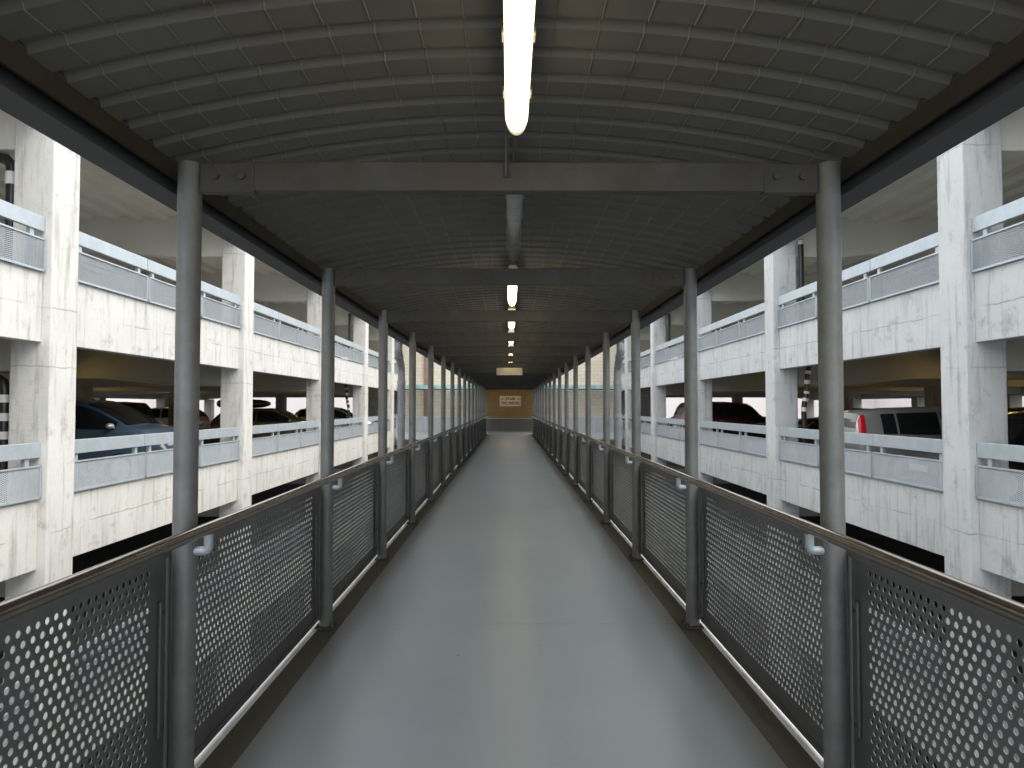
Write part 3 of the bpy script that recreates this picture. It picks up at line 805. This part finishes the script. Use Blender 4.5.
    for s_ in (-1, 1):
        if tall_tail: patch('tail_lamp', .004, .036, 4.0, 7.2, s_, M['tail'], .014, 4, 10, taper=.010)
        else: patch('tail_lamp', .003, .05, 3.6, 4.9, s_, M['tail'], .010, 4, 4)
        patch('headlamp', .91, .985, 3.9, 4.9, s_, M['head'], .008, 4, 3)
        # mirror
        f = wb - .055; y, z = pt(f, 5.1)
        b = MB(); rows = []
        for q, k_ in ((-.055, .55), (-.03, .95), (0, 1.), (.035, .85), (.06, .4)):
            rows.append([(f * L + q, s_ * (y + .12 + .10 * k_ * math.cos(a)), z + .075 + .062 * k_ * math.sin(a)) for a in [2 * PI * i_ / 12 for i_ in range(12)]])
        vs = [p for r in rows for p in r]; fs = [(j * 12 + i, j * 12 + (i + 1) % 12, (j + 1) * 12 + (i + 1) % 12, (j + 1) * 12 + i) for j in range(4) for i in range(12)]
        fs += [tuple(range(12)), tuple(range(48, 60))]
        b.add(vs, fs, True); b.box(f * L - .02, f * L + .02, s_ * (y - .01), s_ * (y + .05), z + .03, z + .07)
        b.build('wing_mirror', mirror_mat or mat, t)
        for wf in (.19, .80):
            y = hw * .98
            w_ = MB(); w_.tube([(wf * L, s_ * (y - .20), .32), (wf * L, s_ * (y + .012), .32)], [.32, .32], 28); wo_ = w_.build('wheel', M['tyre'], t)
            MB().tube([(wf * L, s_ * (y + .0), .32), (wf * L, s_ * (y + .02), .32)], .20, 20).build('rim', M['rim'], wo_)
        if detail:
            for (a) in ((r0 + .09), (r0 + r1) / 2 + .10):
                patch('door_handle', a, a + .035, 4.35, 4.55, s_, M['chrome'], .022, 2, 2)
        if rails:
            pts = [(f_ * L, s_ * pt(f_, 7.6)[0], pt(f_, 7.6)[1] + (.035 if 0 < i_ < 8 else 0.0)) for i_, f_ in enumerate(np.linspace(r0 - .06, r1 - .02, 9))]
            MB().tube(pts, .014, 8).build('roof_rail', M['trim'], t)
    MB().box(L - .02, L + .02, -.26, .26, .46, .57).build('number_plate', M['plate'], t)
    MB().box(-.03, .02, -.26, .26, .62, .73).build('number_plate', M['plate'], t)
    return t
PT = {'blue': paint('slate_blue_car_paint', (.075, .125, .18)), 'silver': paint('silver_car_paint', (.38, .39, .39), .5, .35),
      'olive': paint('olive_car_paint', (.20, .185, .10)), 'dark': paint('dark_grey_car_paint', (.02, .022, .025)), 'red': paint('dark_red_car_paint', (.10, .008, .010)),
      'maroon': paint('maroon_car_paint', (.05, .01, .012)), 'black': paint('black_car_paint', (.008, .008, .009)), 'light': paint('light_silver_car_paint', (.5, .51, .5), .5, .35),
      'white': paint('white_car_paint', (.7, .7, .68), 0, .35), 'navy': paint('navy_car_paint', (.02, .03, .07))}
# rz for a left-hand car with its nose towards the walkway: local +x -> world +x (rz 0), tail at x = nose - L
def park(label, style, L, Wd, col, sd, yc, nose_to_walk, edge, cat='car', z=0, **kw):
    """edge = distance of the end nearest the walkway from the walkway axis"""
    if sd < 0:
        if nose_to_walk: loc = (-(edge + L), yc, z); rz = 0
        else: loc = (-edge, yc, z); rz = PI
    else:
        if nose_to_walk: loc = (edge + L, yc, z); rz = PI
        else: loc = (edge, yc, z); rz = 0
    return make_car(label, cat, style, L, Wd, PT[col], loc, rz, **kw)
park('slate blue people carrier parked nose out in the nearest bay of the left car park', 'mpv', 4.5, 1.76, 'blue', -1, 14.65, True, 6.72, mirror_mat=PT['light'])
park('silver hatchback with tall red tail lamps parked tail out in the right car park', 'van', 4.5, 1.76, 'silver', 1, 14.6, False, 6.86, tall_tail=True)
park('dark car parked nose out just behind the nearest right column', 'hatch', 4.3, 1.74, 'black', 1, 11.9, True, 6.95)
park('olive estate car carrying a roof box, parked nose out in the second left bay', 'wagon', 4.7, 1.78, 'olive', -1, 27.8, True, 6.9, rails=True)
rb = thing('roof_box', 'black roof box on top of the olive estate car', 'roof box', (-10.45, 27.55, 1.44))
rows = []
for x_, k_ in ((-1.0, .35), (-.9, .75), (-.6, .97), (.2, 1.0), (.75, .8), (.98, .45), (1.05, .2)):
    rows.append([(x_, .40 * k_ * math.copysign(abs(math.cos(a)) ** .6, math.cos(a)), .21 + .19 * k_ * math.copysign(abs(math.sin(a)) ** .6, math.sin(a))) for a in [2 * PI * i_ / 16 for i_ in range(16)]])
b = MB(); b.add([p for r in rows for p in r], [(j * 16 + i, j * 16 + (i + 1) % 16, (j + 1) * 16 + (i + 1) % 16, (j + 1) * 16 + i) for j in range(6) for i in range(16)] + [tuple(range(16)), tuple(range(96, 112))], True)
b.build('box_shell', PT['black'], rb)
for x_ in (-.5, .5): MB().box(x_ - .02, x_ + .02, -.55, .60, -.01, .03).build('crossbar', M['trim'], rb)
park('silver hatchback with a sloping screen parked in the third left bay', 'hatch', 4.2, 1.72, 'light', -1, 36.2, True, 6.9)
park('dark red four-wheel drive parked tail out in the third right bay', 'suv', 4.6, 1.85, 'maroon', 1, 29.7, False, 7.05)
park('dark red hatchback parked nose out beyond the third right column', 'hatch', 4.2, 1.74, 'red', 1, 34.2, True, 7.0)
# cars of the inner row, seen between the front ones
inner = [(-1, 21.0, 'dark', 'hatch', 'dark grey hatchback in the inner row behind the blue people carrier'),
         (-1, 24.0, 'navy', 'wagon', 'navy estate car in the inner row of the left car park, second of that row'),
         (-1, 29.8, 'black', 'suv', 'black four-wheel drive in the inner row of the left car park, third of that row'),
         (-1, 35.4, 'white', 'hatch', 'white hatchback in the inner row of the left car park, fourth of that row'),
         (1, 19.0, 'dark', 'suv', 'dark four-wheel drive in the inner row behind the silver hatchback roof'),
         (1, 24.3, 'black', 'hatch', 'black hatchback in the inner row of the right car park, second of that row'),
         (1, 27.2, 'dark', 'hatch', 'dark grey hatchback in the inner row of the right car park, third of that row'),
         (1, 37.0, 'black', 'wagon', 'black estate car in the inner row of the right car park, farthest of that row')]
for (sd, y, c, stl, lab) in inner:
    park(lab, stl, 4.4, 1.76, c, sd, y, sd > 0, 15.4, detail=False)
